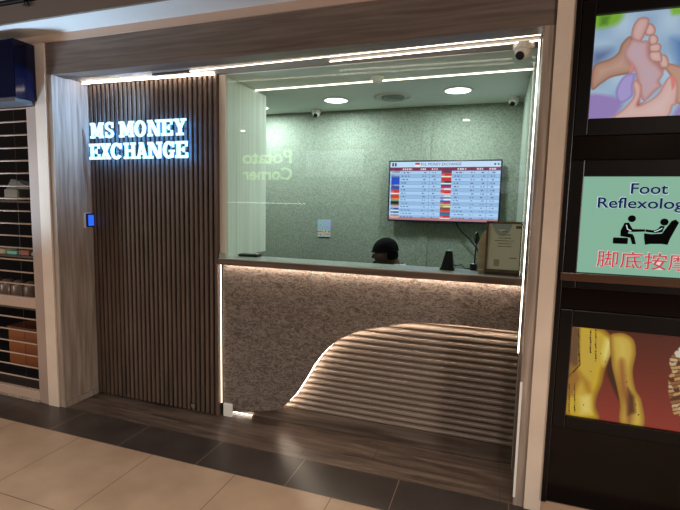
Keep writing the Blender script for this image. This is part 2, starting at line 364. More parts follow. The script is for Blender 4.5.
def word(chars, X, z0, z1):
    for i, ch in enumerate(chars):
        x0, x1 = X[2*i], X[2*i+1]; f = MB(); s_ = MB()
        for k, P in enumerate(glyph(ch)):
            Q = [(3.104+(x0+px*(x1-x0)-3.104)*SG, 1.6+(z0+pz*(z1-z0)-1.6)*SG) for px, pz in P]
            f.prism(Q, .234-k*.00004, .239)
            cx = sum(q[0] for q in Q)/len(Q); cz = sum(q[1] for q in Q)/len(Q)
            s_.prism([(cx+(q[0]-cx)*.9, cz+(q[1]-cz)*.9) for q in Q], .241, .242-k*.00002)
        cx = 3.104+((x0+x1)/2-3.104)*SG; MB().cyl((cx, .241, 1.6+((z0+z1)/2-1.6)*SG), (cx, .3035, 1.6+((z0+z1)/2-1.6)*SG), .003, n=8).build('stud', M['steel'], sg)
        o = f.build('letter', M['letter_face'], sg); h = s_.build('halo_back', M['letter_side'], o)
word('MSMONEY', [0.044, 0.18, 0.193, 0.281, 0.331, 0.476, 0.479, 0.588, 0.6, 0.722, 0.725, 0.834, 0.836, 0.95], 2.098, 2.218)
word('EXCHANGE', [0.029, 0.14, 0.14, 0.245, 0.245, 0.357, 0.372, 0.489, 0.489, 0.599, 0.599, 0.733, 0.739, 0.845, 0.848, 0.965], 1.935, 2.058)
kp = thing('door_keypad', 'small blue-glowing keypad on the wooden wall beside the slats', 'keypad', (.0, .27, 1.45))
MB().bbox(.0, .010, .225, .300, 1.395, 1.515, .002).build('plate', mat('plate', (190, 190, 196), .4), kp)
MB().bbox(.010, .030, .240, .300, 1.400, 1.510, .004).build('body', M['black'], kp)
MB().bbox(.030, .033, .246, .296, 1.412, 1.498, .001).build('screen', emis('keypad_blue', (.02, .12, 1), 1.3), kp)

# ------------------------------------------------------------------ LED strips
def strip(label, pts, r=.0027, m=None, prof=True):
    t = thing('led_strip', label, 'light strip', pts[0])
    MB().tube(pts, r).build('diffuser', m or M['led'], t)
    return t
strip('long warm light strip along the front edge of the soffit', [(1.054, .189, 2.512), (3.27, .115, 2.512)])
tag(MB().box(.737, 1.05, .185, .2, 2.505, 2.519).build('dark_profile', M['profile']), 'unlit dark aluminium channel joined to the long soffit light strip', 'light channel')
strip('thin second warm strip just behind the long soffit strip', [(2.061, .243, 2.512), (3.27, .198, 2.512)], .0035)
strip('warm light strip over the tops of the brown slats', [(.02, .245, 2.51), (1.185, .284, 2.51)], .004, M['led_glow'])
strip('warm strip on the inner ceiling edge behind the glass', [(1.24, .765, 2.512), (3.272, .72, 2.512)], .005)
strip('upright warm strip beside the glass by the right pillar', [(3.268, .15, 2.50), (3.262, .15, .81)], .0034)
strip('upright warm strip between slats and textured counter front', [(1.197, .335, 1.168), (1.197, .335, .10)], .003, M['led'])
strip('warm strip hidden under the long counter edge', [(1.215, .322, 1.1712), (3.27, .322, 1.1712)], .003, M['led_hidden'])
tag(MB().box(3.272, 3.284, -.010, -.002, .05, .70).build('white_channel', M['white']), 'slim white upright channel low on the right casing', 'edge channel')

# ------------------------------------------------------------------ counter
ct = thing('worktop', 'long brown counter slab under the green glass', 'counter top', (2.2, .42, 1.175))
MB().bbox(1.192, 3.279, .300, .56, 1.175, 1.209, .003).box(1.192, 3.279, .300, .306, 1.1665, 1.178).build('slab', M['counter'], ct)
MB().box(1.195, 3.279, .304, .558, 1.209, 1.215).build('surface', mat('pale_laminate', (176, 178, 170), .25), ct)
C0 = [(1.688, 0.126), (1.798, 0.242), (1.879, 0.366), (1.946, 0.486), (2.023, 0.597), (2.132, 0.7), (2.276, 0.775), (2.393, 0.809), (2.546, 0.849), (2.676, 0.873), (2.846, 0.881), (3.046, 0.883), (3.278, 0.88)]
CV = catmull(C0, 5)
fp = [(1.204, .03), (1.204, 1.174), (3.279, 1.174)] + CV[::-1] + [(1.56, .088), (1.42, .058), (1.30, .036)]
tf = tag(MB().prism(fp, .348, .366).build('textured_front', M['fibre']), 'scratched grey-brown counter front with a sweeping curved lower edge', 'counter front')
rp = thing('ribbed_panel', 'horizontally ribbed panel glowing along its curved edge', 'ribbed panel', (2.5, .40, .12))
b = MB()
zz = .122
while zz < .90:
    # where the curve crosses this height: ribs run a little behind the textured front
    xs = [CV[i][0] for i in range(len(CV)-1) if CV[i][1] >= zz]
    x0 = (min(xs)-.12) if xs else 3.279
    if x0 < 3.2:
        pr = [(.423, zz), (.408, zz+.003), (.404, zz+.009), (.404, zz+.020), (.408, zz+.027), (.423, zz+.030)]
        n = len(pr); v = [(x, y, z) for x in (x0, 3.279) for y, z in pr]
        b.add(v, [(i, (i+1) % n, (i+1) % n+n, i+n) for i in range(n)]+[tuple(range(n)), tuple(range(2*n-1, n-1, -1))])
    zz += .0431
b.build('ribs', M['rib'], rp)
MB().box(1.22, 3.279, .423, .432, .118, 1.17).build('backing', mat('rib_groove', (92, 74, 62), .7), rp)
strip('warm glowing line tracing the curved counter front', [(x-.002, .374, z+.002) for x, z in CV], .003, M['led_edge'])
tag(MB().bbox(1.215, 3.279, .415, .44, .001, .117, .002).build('plinth', M['skirt']), 'low dark wood plinth under the ribbed panel', 'plinth')
tag(MB().bbox(1.218, 1.29, .325, .346, .002, .10, .003).build('white_block', M['white']), 'small white block on the floor at the slat corner', 'block')
strip('short warm strip at floor level beside the white block', [(1.26, .400, .008), (1.42, .400, .008)], .002, M['led_glow'])

# ------------------------------------------------------------------ ceiling fixtures
def downlight(x, y, z, r, label, s, col, grp, power):
    t = thing('downlight', label, 'ceiling light', (x, y, z), grp)
    MB().lathe((x, y, z), [(r*1.14, 0), (r*1.14, -.006), (r*1.0, -.010), (r*.98, -.004)]).build('trim_ring', M['white'], t)
    MB().lathe((x, y, z), [(0.0001, -.005), (r*.98, -.005)]).build('diffuser', emis('lamp', col, s), t)
    if power: area('lamp_light', (x, y, z-.02), r*1.8, power, col)
    return t
cw = (.88, 1, 1)
downlight(1.628, 1.577, 2.6, .108, 'round white ceiling light nearest the air vent, left of it', 6, cw, 'office ceiling lights', 16)
downlight(2.743, 1.482, 2.6, .108, 'round white ceiling light above the rate screen', 6, cw, 'office ceiling lights', 16)
downlight(.745, 1.68, 2.6, .108, 'round white ceiling light half hidden by the pale partition', 6, cw, 'office ceiling lights', 16)
wm = (1, .80, .60)
for x, y in ((-2.24, -5.68), (2.5, -5.46), (-2.2, -3.6), (5.2, -5.4), (5.6, -3.2)):
    downlight(x, y, 3.24, .06, 'small round warm downlight in the mall ceiling, outside the shop', 14, wm, 'mall corridor downlights', 10)
v = thing('air_vent', 'round white air vent in the office ceiling between two lights', 'vent', (2.167, 1.589, 2.6))
MB().lathe((2.167, 1.589, 2.6), [(.175, 0), (.17, -.012), (.135, -.006), (.13, 0)]).build('outer_ring', M['white'], v)
for r_ in (.105, .07, .04): MB().lathe((2.167, 1.589, 2.6), [(r_, -.002), (r_-.004, -.020), (r_-.022, -.012), (r_-.026, -.002)]).build('cone', mat('vent_cone', (170, 180, 172), .6), v)
def dome(x, y, z, r, label, ang):
    t = thing('dome_camera', label, 'security camera', (x, y, z), None)
    MB().lathe((x, y, z), [(r, 0), (r, -.018), (r*.92, -.03), (0.001, -.03)]).build('base', M['white'], t)
    MB().ball((x, y, z-.036), r*.80, r*.80, r*.80).build('ball', M['white'], t)
    d = Vector((cos(ang)*.72, sin(ang)*.72, -.69)).normalized(); c = Vector((x, y, z-.036))
    MB().cyl(c+d*r*.66, c+d*r*.86, r*.42).build('lens', M['black'], t)
dome(3.195, .245, 2.514, .056, 'white dome camera under the soffit beside the right-hand light strip', math.radians(-125))
dome(1.286, 1.93, 2.6, .050, 'small white dome camera on the ceiling near the back wall, by the partition', math.radians(-80))
dome(3.193, 1.84, 2.6, .050, 'small white dome camera in the far right ceiling corner', math.radians(-110))
sd = thing('smoke_detector', 'small white smoke detector overlapping the inner ceiling light strip', 'smoke detector', (2.265, .66, 2.515))
MB().lathe((2.265, .66, 2.515), [(.045, 0), (.045, -.012), (.036, -.018)]).build('base', M['white'], sd)
MB().lathe((2.265, .66, 2.515), [(.036, -.018), (.034, -.034), (.001, -.038)]).build('cap', M['white'], sd)

# ------------------------------------------------------------------ rate screen
tv = thing('rate_screen', 'wall-mounted screen listing exchange rates with rows of flags', 'screen', (2.6, 1.97, 1.77))
X0, X1, Z0, Z1 = 2.082, 3.118, 1.496, 2.062
MB().bbox(X0-.014, X1+.014, 1.955, 1.985, Z0-.016, Z1+.014, .004).build('bezel', mat('bezel', (22, 22, 46), .4), tv)
MB().box(2.4, 2.8, 1.985, 2.03, 1.6, 1.95).build('bracket', M['black'], tv)
def rates(X, Z):
    u = (X-X0)/(X1-X0); w = (Z1-Z)/(Z1-Z0); c = np.zeros(X.shape+(3,)); c[:] = (172, 200, 242)
    def put(mask, col): c[mask] = col
    rows = 14; r0 = .155; rh = (.975-r0)/rows; ri = np.floor((w-r0)/rh)
    put((ri % 2 == 1) & (w > r0), (150, 180, 226))
    fr = ((w-r0)/rh) % 1
    put((fr < .06) & (w > r0), (120, 146, 190))
    for xl in (.375, .47, .81, .895): put((abs(u-xl) < .0015) & (w > r0), (110, 136, 180))
    txt = (abs(fr-.52) < .13) & (w > r0) & (ri < rows)
    h = np.sin(ri*12.9+3)*.5+.5
    n = (np.sin(np.floor(u*230)*7.13+ri*3.7) > -.35)
    put(txt & (u > .11) & (u < .15+.09*h) & n, (74, 88, 124))
    put(txt & (u > .60) & (u < .64+.07*h) & n, (74, 88, 124))
    for a in (.31, .40, .745, .835, .92): put(txt & (u > a) & (u < a+.035) & n, (80, 96, 134))
    put(w < .095, (196, 216, 246)); put((w >= .095) & (w < .155), (126, 40, 76))
    for a, e in ((.12, .21), (.29, .34), (.39, .45), (.62, .71), (.79, .85), (.90, .96)):
        put((abs(w-.125) < .014) & (u > a) & (u < e) & (np.sin(np.floor(u*250)*5.1) > -.5), (222, 200, 214))
    put((w > .955) & (w <= 1), (176, 120, 130))
    put((w < .075) & (w > .02) & (u > .015) & (u < .06) & ~((abs(u-.038) < .006)), (40, 44, 60))
    put((w < .05) & (w > .015) & (u > .235) & (u < .28), (205, 50, 54)); put((w >= .05) & (w < .08) & (u > .235) & (u < .28), (240, 240, 240))
    put((abs(w-.05) < .012) & (u > .93) & (u < .985) & n, (70, 80, 110))
    L_ = [((120, 150, 190), (180, 190, 210)), ((150, 170, 200), (90, 120, 170)), ((28, 70, 205), (28, 70, 205)), ((28, 70, 205), (40, 70, 190)), ((130, 150, 190), (40, 60, 150)), ((50, 80, 170), (200, 60, 70)),
          ((205, 50, 44), (230, 225, 220)), ((214, 60, 50), (205, 50, 44)), ((225, 130, 50), (120, 150, 110)), ((20, 24, 22), (30, 60, 40)), ((214, 120, 110), (160, 190, 220)), ((60, 80, 160), (210, 225, 235)), ((70, 110, 180), (190, 210, 235)), ((190, 130, 120), (220, 180, 170))]
    R2 = [((60, 60, 90), (190, 60, 80)), ((200, 40, 44), (235, 220, 210)), ((205, 44, 44), (205, 44, 44)), ((40, 50, 80), (225, 225, 230)), ((70, 60, 140), (205, 44, 60)), ((225, 215, 225), (200, 60, 90)),
          ((205, 50, 60), (225, 200, 205)), ((205, 215, 235), (100, 130, 190)), ((225, 225, 235), (30, 90, 200)), ((200, 50, 60), (200, 170, 120)), ((225, 215, 170), (110, 90, 60)), ((205, 44, 40), (220, 90, 60)), ((50, 100, 150), (60, 120, 160)), ((205, 44, 50), (235, 200, 200))]
    for i in range(rows):
        for a, e, F in ((.012, .092, L_), (.485, .575, R2)):
            q = (ri == i) & (u > a) & (u < e); put(q, F[i][0]); put(q & (fr > .52), F[i][1]); put(q & (u < a+.03) & (fr < .52), tuple(int(.6*t+.4*s) for t, s in zip(F[i][0], F[i][1])))
            put(q & (fr > .92), (70, 80, 120))
    return c
picture('display', X0, X1, Z0, Z1, 1.9535, 300, 170, rates, 1.25, tv)
text('heading', 'M.S. MONEY EXCHANGE', 2.385, 2.765, 2.024, 2.050, 1.952, emis('ink', (.10, .04, .10), 1), tv)
cb = tag(MB().tube([(2.731, 1.975, 1.50), (2.76, 1.985, 1.44), (2.80, 1.985, 1.394), (2.878, 1.98, 1.321), (2.947, 1.98, 1.24), (2.98, 1.98, 1.12)], .006).tube([(2.98, 1.98, 1.12), (2.99, 2.0, .8), (2.99, 2.0, .02)], .006).build('power_cable', M['black']), 'black cable hanging from the rate screen down the wall', 'cable')

# flyer on the back wall
fl = thing('wall_flyer', 'small colourful printed flyer stuck on the green back wall', 'flyer', (1.36, 2.02, 1.37))
def flyer(X, Z):
    u = (X-1.285)/.15; w = (1.47-Z)/.185; c = np.zeros(X.shape+(3,)); c[:] = (190, 214, 204)
    n1 = np.sin(u*23+w*9)+np.sin(w*31-u*7); c[n1 > .7] = (170, 160, 226); c[(n1 < -.8) & (w < .6)] = (120, 196, 220)
    c[(w > .66) & (w < .85) & (n1 > -.4)] = (222, 120, 96); c[(w > .74) & (w < .8)] = (236, 220, 180); c[(u > .8) & (w < .5)] = (190, 180, 240)
    return c
picture('print', 1.285, 1.435, 1.285, 1.47, 2.024, 30, 36, flyer, 0, fl)
MB().box(1.285, 1.435, 2.0245, 2.029, 1.285, 1.47).build('card', M['white'], fl)

# ------------------------------------------------------------------ things on the counter
fr = thing('certificate_frame', 'brown wooden frame holding a pale certificate on the counter', 'frame', (3.16, .38, 1.215))
b = MB(); a0, a1, c0, c1 = 3.050, 3.262, 1.232, 1.540
b.bbox(a0, a0+.014, .372, .392, c0, c1, .002).bbox(a1-.014, a1, .372, .392, c0, c1, .002).bbox(a0, a1, .372, .392, c1-.014, c1, .002).bbox(a0, a1, .372, .392, c0, c0+.016, .002)
b.build('frame', texmat('frame_wood', (112, 84, 68), (140, 108, 88), (10, 10, 2), 2, 4, .5), fr)
def cert(X, Z):
    u = (X-3.064)/.184; w = (1.526-Z)/.278; c = np.zeros(X.shape+(3,)); c[:] = (246, 242, 230)
    c[(abs(np.hypot((u-.42)*1.2, (w+.12)*1.0)-.34) < .05)] = (190, 204, 214)
    c[(w < .12) & (abs(u-.42) < .3) & (w < .15-abs(u-.42)*.25)] = (186, 200, 212)
    for k, (z_, L_) in enumerate(((.17, .10), (.24, .16), (.31, .18), (.37, .30), (.43, .2), (.49, .22))):
        c[(abs(w-z_) < .010) & (abs(u-.52) < L_) & (np.sin(np.floor(u*60)*4.7+k) > -.6)] = (142, 126, 104)
    c[(w > .78) & (w < .93) & (u > .22) & (u < .38)] = (196, 178, 160); c[(abs(w-.74) < .012) & (u > .68) & (u < .92)] = (150, 120, 96)
    c[(w < .10) & (w > .04) & (u > .84)] = (80, 84, 84)
    return c
picture('certificate', a0+.014, a1-.014, c0+.016, c1-.014, .380, 70, 100, cert, 0, fr)
MB().box(a0+.01, a1-.01, .383, .390, c0+.01, c1-.01).build('back_board', M['wood_dark'], fr)
MB().bbox(3.052, 3.26, .366, .43, 1.2155, 1.232, .003).build('foot', M['wood_dark'], fr)
dsh = tag(MB().prism([(3.062, 1.2165), (3.062, 1.470), (3.045, 1.472), (3.030, 1.460), (3.016, 1.430), (3.008, 1.395), (3.005, 1.335), (3.006, 1.27), (3.013, 1.2165)], .44, .47)
          .bbox(3.012, 3.062, .400, .44, 1.2165, 1.236, .002).build('curved_stand', texmat('stand_wood', (206, 184, 160), (224, 204, 180), (3, 3, 14), 2, 3, .6)), 'pale curved wooden stand behind the certificate frame', 'stand')
dv = thing('desk_gadget', 'black gadget on a thin stalk beside the curved wooden stand', 'device', (2.985, .53, 1.215))
MB().bbox(2.958, 3.004, .50, .56, 1.2155, 1.258, .008).build('base', M['black'], dv)
MB().cyl((2.985, .53, 1.25), (2.992, .53, 1.40), .005).build('stalk', M['black'], dv)
MB().ball((2.992, .53, 1.425), .018, .02, .040).build('head', M['black'], dv)
tag(MB().tube([(2.96, .53, 1.222), (2.93, .52, 1.222), (2.905, .50, 1.250), (2.88, .49, 1.243), (2.862, .485, 1.245)], .0035).build('gadget_cable', M['black']), 'thin black cable between the speaker and the stalked gadget', 'cable')
spk = thing('desk_speaker', 'small black tapered speaker on the counter below the rate screen', 'speaker', (2.82, .47, 1.215))
b = MB(); v = [(2.778, .44, 1.2155), (2.862, .44, 1.2155), (2.862, .51, 1.2155), (2.778, .51, 1.2155), (2.806, .455, 1.335), (2.848, .455, 1.335), (2.848, .495, 1.335), (2.806, .495, 1.335)]
b.add(v, [(0, 1, 5, 4), (1, 2, 6, 5), (2, 3, 7, 6), (3, 0, 4, 7), (4, 5, 6, 7), (3, 2, 1, 0)]); b.build('body', M['black'], spk)
MB().bbox(2.810, 2.844, .458, .492, 1.3355, 1.342, .003).build('top_cap', mat('cap_grey', (150, 176, 166), .4), spk)
MB().bbox(2.774, 2.866, .432, .516, 1.2153, 1.232, .004).build('foot', M['black'], spk)
tr = thing('coin_tray', 'flat black tray on the left end of the counter', 'tray', (1.33, .50, 1.215))
MB().bbox(1.26, 1.42, .47, .545, 1.2155, 1.234, .004).build('tray', M['black'], tr)
MB().bbox(1.33, 1.405, .50, .54, 1.2345, 1.240, .002).build('card', mat('card_cream', (226, 196, 170), .5), tr)
tb = tag(MB().bbox(1.20, 1.25, .305, .323, 1.2155, 1.250, .003).build('card_holder', mat('clear_block', (150, 160, 150), .2)), 'small pale block at the foot of the window post', 'card holder')

# ------------------------------------------------------------------ person behind the counter
def skin_mesh(name, V, E, R, m, parent, loc=(0, 0, 0), sub=2):
    me = bpy.data.meshes.new(name); me.from_pydata(V, E, []); o = bpy.data.objects.new(name, me); COL.objects.link(o)
    s = o.modifiers.new('skin', 'SKIN'); s.use_smooth_shade = True
    for i, r in enumerate(R): me.skin_vertices[0].data[i].radius = (r, r) if not isinstance(r, tuple) else r
    me.skin_vertices[0].data[0].use_root = True
    u = o.modifiers.new('sub', 'SUBSURF'); u.levels = sub; u.render_levels = sub
    bpy.context.view_layer.update()
    nm = bpy.data.meshes.new_from_object(o.evaluated_get(bpy.context.evaluated_depsgraph_get())); nm.materials.clear(); nm.materials.append(m)
    for p in nm.polygons: p.use_smooth = True
    o.modifiers.clear(); o.data = nm; o.name = name; o.parent = parent; o.location = loc; return o
pe = thing('person', 'seated person in a black knit cap and pale shirt, face turned down and aside', 'person', (2.30, 1.05, 0))
skin_m = mat('skin', (78, 54, 44), .55)
# local frame: the person faces -x (towards the partition) and slightly to the glass
pel = (.06, .0, .50)
V = [pel, (.055, 0, .66), (.05, 0, .84), (.115, 0, 1.03), (.085, 0, 1.10), (.03, 0, 1.15), (-.036, 0, 1.205), (-.036, 0, 1.285),   # 0..7 spine, neck, head
     (.10, .17, 1.01), (-.02, .24, .74), (-.24, .20, .72), (-.31, .18, .715),       # 8..11 arm
     (.10, -.17, 1.01), (-.02, -.24, .74), (-.24, -.20, .72), (-.31, -.18, .715),   # 12..15
     (.04, .10, .50), (-.36, .11, .50), (-.38, .11, .10), (-.50, .12, .04),        # 16..19 legs
     (.04, -.10, .50), (-.36, -.11, .50), (-.38, -.11, .10), (-.50, -.12, .04)]
E_ = [(0, 1), (1, 2), (2, 3), (3, 4), (4, 5), (5, 6), (6, 7), (3, 8), (8, 9), (9, 10), (10, 11), (3, 12), (12, 13), (13, 14), (14, 15), (0, 16), (16, 17), (17, 18), (18, 19), (0, 20), (20, 21), (21, 22), (22, 23)]
R = [.14, .13, .14, .12, .055, .068, .108, .102, .06, .045, .034, .026, .06, .045, .034, .026, .085, .06, .045, .038, .085, .06, .045, .038]
body = skin_mesh('body', V, E_, R, skin_m, pe)
shirt_m = mat('shirt', (214, 214, 206), .8)
sv = [0, 1, 2, 3, 8, 9, 10, 12, 13, 14]; ix = {k: i for i, k in enumerate(sv)}
skin_mesh('shirt', [V[k] for k in sv], [(ix[a], ix[b_]) for a, b_ in E_ if a in ix and b_ in ix], [R[k]+.014 for k in sv], shirt_m, pe)
tv_ = [0, 16, 17, 18, 20, 21, 22]; ix = {k: i for i, k in enumerate(tv_)}
skin_mesh('trousers', [V[k] for k in tv_], [(ix[a], ix[b_]) for a, b_ in E_ if a in ix and b_ in ix], [R[k]+.016 for k in tv_], mat('trousers', (30, 30, 36), .8), pe)
MB().lathe((2.372, 1.05, 1.138), [(.100, -.05), (.078, -.01), (.066, .022), (.056, .03)], 20).build('collar', shirt_m, pe)
cap = MB(); n = 28
cap_m = texmat('knit_black', (16, 14, 18), (26, 23, 29), (1, 1, 1), 60, 2, .95, .2, spec=.1)
prof = [(1.0*sin(a_), cos(a_)) for a_ in [pi*j/22 for j in range(0, 12)]]
cap.add([(2.268+(.108*r*cos(2*pi*k/n))-.0*h, 1.05+.096*r*sin(2*pi*k/n), 1.262+.108*h+.010*r*cos(2*pi*k/n)) for r, h in prof for k in range(n)],
        [(i*n+k, i*n+(k+1) % n, (i+1)*n+(k+1) % n, (i+1)*n+k) for i in range(len(prof)-1) for k in range(n)], True)
cp = cap.build('knit_cap', cap_m, pe)
md = cp.modifiers.new('t', 'SOLIDIFY'); md.thickness = .008
MB().tube([(2.268+.107*cos(t_), 1.05+.095*sin(t_), 1.262+.010*cos(t_)) for t_ in [2*pi*k/28 for k in range(29)]], .007).build('cap_brim', cap_m, pe)
MB().ball((2.306, 1.05, 1.228), .070, .088, .066).build('hair', cap_m, pe)
MB().ball((2.175, 1.05, 1.215), .016, .012, .020).ball((2.165, 1.05, 1.206), .010, .013, .010).build('nose', skin_m, pe)
for s_ in (-1, 1):
    MB().ball((2.192, 1.05+s_*.032, 1.232), .009, .012, .007).build('eye', mat('eye_white', (190, 180, 170), .3), pe)
    MB().ball((2.29, 1.05+s_*.092, 1.212), .018, .010, .028).build('ear', skin_m, pe)
MB().ball((2.180, 1.05, 1.168), .012, .024, .007).build('mouth', mat('lips', (96, 56, 52), .5), pe)
MB().ball((2.205, 1.05, 1.150), .040, .062, .030).ball((2.245, 1.05, 1.150), .050, .078, .030).build('beard', mat('beard_black', (18, 14, 14), .9), pe)
for s_ in (-1, 1):      # five fingers and a thumb on each hand, resting on the thighs
    hx, hy, hz = 2.30-.31, 1.05+s_*.18, .705
    h = MB()
    for k, L_ in enumerate((.060, .070, .066, .052)):
        yy = hy+s_*(-.030+k*.020)
        h.tube([(hx-.0, yy, hz+.006), (hx-.05, yy, hz+.012), (hx-.05-L_*.55, yy, hz), (hx-.05-L_, yy, hz-.018)], .008, 8)
    h.tube([(hx+.01, hy-s_*.02, hz), (hx-.02, hy-s_*.048, hz+.004), (hx-.055, hy-s_*.056, hz-.004)], .010, 8)
    h.ball((hx-.02, hy, hz+.002), .045, .040, .016).build('hand', skin_m, pe)
ch = thing('office_stool', 'black stool under the seated person behind the counter', 'stool', (2.36, 1.05, 0))
MB().lathe((2.36, 1.05, 0), [(.001, .30), (.19, .30), (.20, .33), (.19, .355), (.001, .36)]).build('seat', M['black'], ch)
MB().cyl((2.36, 1.05, .03), (2.36, 1.05, .30), .025).build('post', M['steel'], ch)
MB().lathe((2.36, 1.05, 0), [(.001, .03), (.2, .012), (.2, .001), (.001, .001)]).build('base', M['black'], ch)

# ------------------------------------------------------------------ neighbour shop on the left: sign box and grille shutter
bs = thing('blue_sign_box', 'glossy dark blue sign box above the grille shutter', 'sign box', (-.9, -.09, 2.33))
MB().bbox(-1.9, -.135, -.172, .0, 2.325, 2.722, .004).build('box', mat('blue_gloss', (8, 12, 38), .12, spec=.3), bs)
MB().box(-1.88, -.155, -.16, .0, 2.300, 2.325).build('underside', M['profile'], bs)
sh = thing('grille_shutter', 'closed roller grille of thin beige bars with wider rails', 'shutter', (-1.0, .02, 0))
bars = [2.293, 2.197, 2.098, 2.001, 1.905, 1.810, 1.712, 1.616, 1.519, 1.421, 1.325, 1.230, 1.135, 1.038, .942, .665, .562, .465, .366, .270, .175]
b = MB()
for z in bars: b.cyl((-1.9, .012, z), (-.255, .012, z), .0062, n=10)
b.build('bars', M['rail'], sh)
MB().bbox(-1.9, -.255, -.004, .028, .758, .842, .004).build('middle_rail', M['rail'], sh)
MB().bbox(-1.9, -.255, -.008, .03, .004, .088, .004).build('bottom_rail', M['rail'], sh)
MB().box(-1.9, -.255, -.016, -.008, .002, .022).build('rubber_edge', M['wood_reveal'], sh)
b = MB()
for x in (-.42, -.80, -1.2, -1.6): b.cyl((x, .012, .05), (x, .012, 2.3), .0018, n=6)
b.build('link_rods', M['profile'], sh)
MB().bbox(-.262, -.205, -.006, .05, 0, 2.296, .003).bbox(-.205, -.154, -.010, .05, 0, 2.296, .003).build('guide_rail', texmat('guide', (150, 128, 116), (166, 142, 128), (1, 1, 1), 2, 2, .5), sh)
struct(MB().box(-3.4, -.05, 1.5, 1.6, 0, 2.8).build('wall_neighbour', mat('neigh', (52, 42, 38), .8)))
struct(MB().box(-3.5, -1.9, -.01, .08, 0, 2.785).build('wall_neighbour', M['rail']))
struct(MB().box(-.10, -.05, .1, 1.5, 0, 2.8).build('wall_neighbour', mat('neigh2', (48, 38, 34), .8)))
def crate(x0, x1, y0, y1, z0, z1, col, name, label, cat):
    t = thing(name, label, cat, ((x0+x1)/2, (y0+y1)/2, z0))
    MB().bbox(x0, x1, y0, y1, z0, z1-.02, .006).build('body', mat(name+'_m', col, .6), t)
    MB().bbox(x0-.008, x1+.008, y0-.008, y1+.008, z1-.02, z1, .004).build('lid', mat(name+'_lid', tuple(int(c*.8) for c in col), .6), t)
crate(-1.04, -.45, .31, .70, .121, .47, (140, 76, 30), 'storage_box', 'large orange-brown box behind the lowest shutter bars', 'box')
struct(MB().box(-1.9, -.12, .3, .8, 0, .12).build('wall_plinth', M['black']))
shf = thing('display_shelf', 'dark shelving behind the grille with small goods on it', 'shelf', (-1.0, .5, .7))
for z in (1.58, 1.09, .62): MB().bbox(-1.8, -.16, .36, .62, z, z+.02, .002).build('board', M['wood_dark'], shf)
for x in (-1.8, -.16): MB().box(x, x+.02, .36, .62, .121, 1.60).build('upright', M['wood_dark'], shf)
goods = [((118, 170, 136), 'pale green'), ((196, 180, 150), 'cream'), ((120, 200, 180), 'mint'), ((180, 110, 90), 'terracotta'), ((150, 170, 190), 'grey-blue'), ((90, 150, 120), 'deep green')]
for i, (c, nm) in enumerate(goods):
    x = -1.42+i*.155
    tag(MB().bbox(x, x+.13, .38, .50, 1.1105, 1.145+.012*(i % 2), .006).build('packet', mat('packet_'+str(i), c, .6)), nm+' packet lying on the shelf behind the grille', 'packet', 'packets on the shelf')
for i in range(6):
    x = -1.40+i*.16
    tag(MB().lathe((x, .47, .6405), [(.001, 0), (.06, 0), (.072, .05), (.072, .17), (.04, .22), (.001, .22)], 18).build('jar', mat('jar_m', (120, 98, 86), .3)), 'grey-brown round jar on the lower shelf behind the grille', 'jar', 'jars on the lower shelf')
wb = thing('pale_reflection_box', 'small white box imitating a pale blurred reflection behind the grille', 'box', (-1.0, .46, 1.6))  # body and lid added in place of a blurred light reflection
MB().bbox(-1.10, -.92, .38, .52, 1.6005, 1.70, .006).build('body', mat('box_grey', (150, 152, 148), .5), wb)
MB().prism([(-1.10, 1.7005), (-.80, 1.7005), (-.94, 1.775), (-1.03, 1.79)], .40, .50).build('lid', mat('grey_lid', (110, 116, 116), .3), wb)

# ------------------------------------------------------------------ black light-box wall on the right
bp_ = thing('light_box_cabinet', 'tall glossy black cabinet holding three lit posters', 'cabinet', (4.0, .0, .067))
MB().box(3.412, 4.6, .012, .10, .067, 2.785).build('back_panel', M['blackgloss'], bp_)
MB().bbox(3.412, 3.436, -.022, .012, .067, 2.785, .003).build('edge_trim', mat('edge_black', (16, 11, 10), .3, spec=.3), bp_)
MB().bbox(3.436, 4.6, -.004, .012, 2.60, 2.785, .002).build('top_panel', M['blackgloss'], bp_)
MB().bbox(3.436, 4.6, -.004, .012, 1.86, 1.975, .002).build('glass_band', M['blackgloss'], bp_)
MB().bbox(3.436, 4.6, -.004, .012, 1.115, 1.225, .002).build('glass_band', M['blackgloss'], bp_)
MB().bbox(3.436, 4.6, -.004, .012, .067, .490, .002).build('lower_panel', M['blackgloss'], bp_)
def smooth(P, k=5):
    n = len(P); out = []
    for i in range(n):
        p0, p1, p2, p3 = P[i-1], P[i], P[(i+1) % n], P[(i+2) % n]
        for j in range(k):
            t = j/k; out.append(tuple(.5*((2*p1[a])+(-p0[a]+p2[a])*t+(2*p0[a]-5*p1[a]+4*p2[a]-p3[a])*t*t+(-p0[a]+3*p1[a]-3*p2[a]+p3[a])*t**3) for a in (0, 1)))
    return out
def light_box(name, label, z0, z1, top, bot, fn, es, ny, xr=4.20):
    t = thing(name, label, 'poster', (3.85, 0, z0))
    b = MB(); x0 = 3.499
    b.bbox(3.438, x0, -.020, .011, bot, top, .005).bbox(xr, xr+.06, -.020, .011, bot, top, .005)
    b.bbox(x0, xr, -.020, .011, z1, top, .005).bbox(x0, xr, -.020, .011, bot, z0, .005)
    b.build('frame', mat('frame_black', (12, 8, 8), .3, spec=.3), t)
    picture('poster', x0, xr, z0, z1, .002, int(ny*(xr-x0)/(z1-z0)), ny, fn, es, t, .35)
    MB().box(x0, xr, .003, .011, z0, z1).build('backing', M['black'], t)
    return t
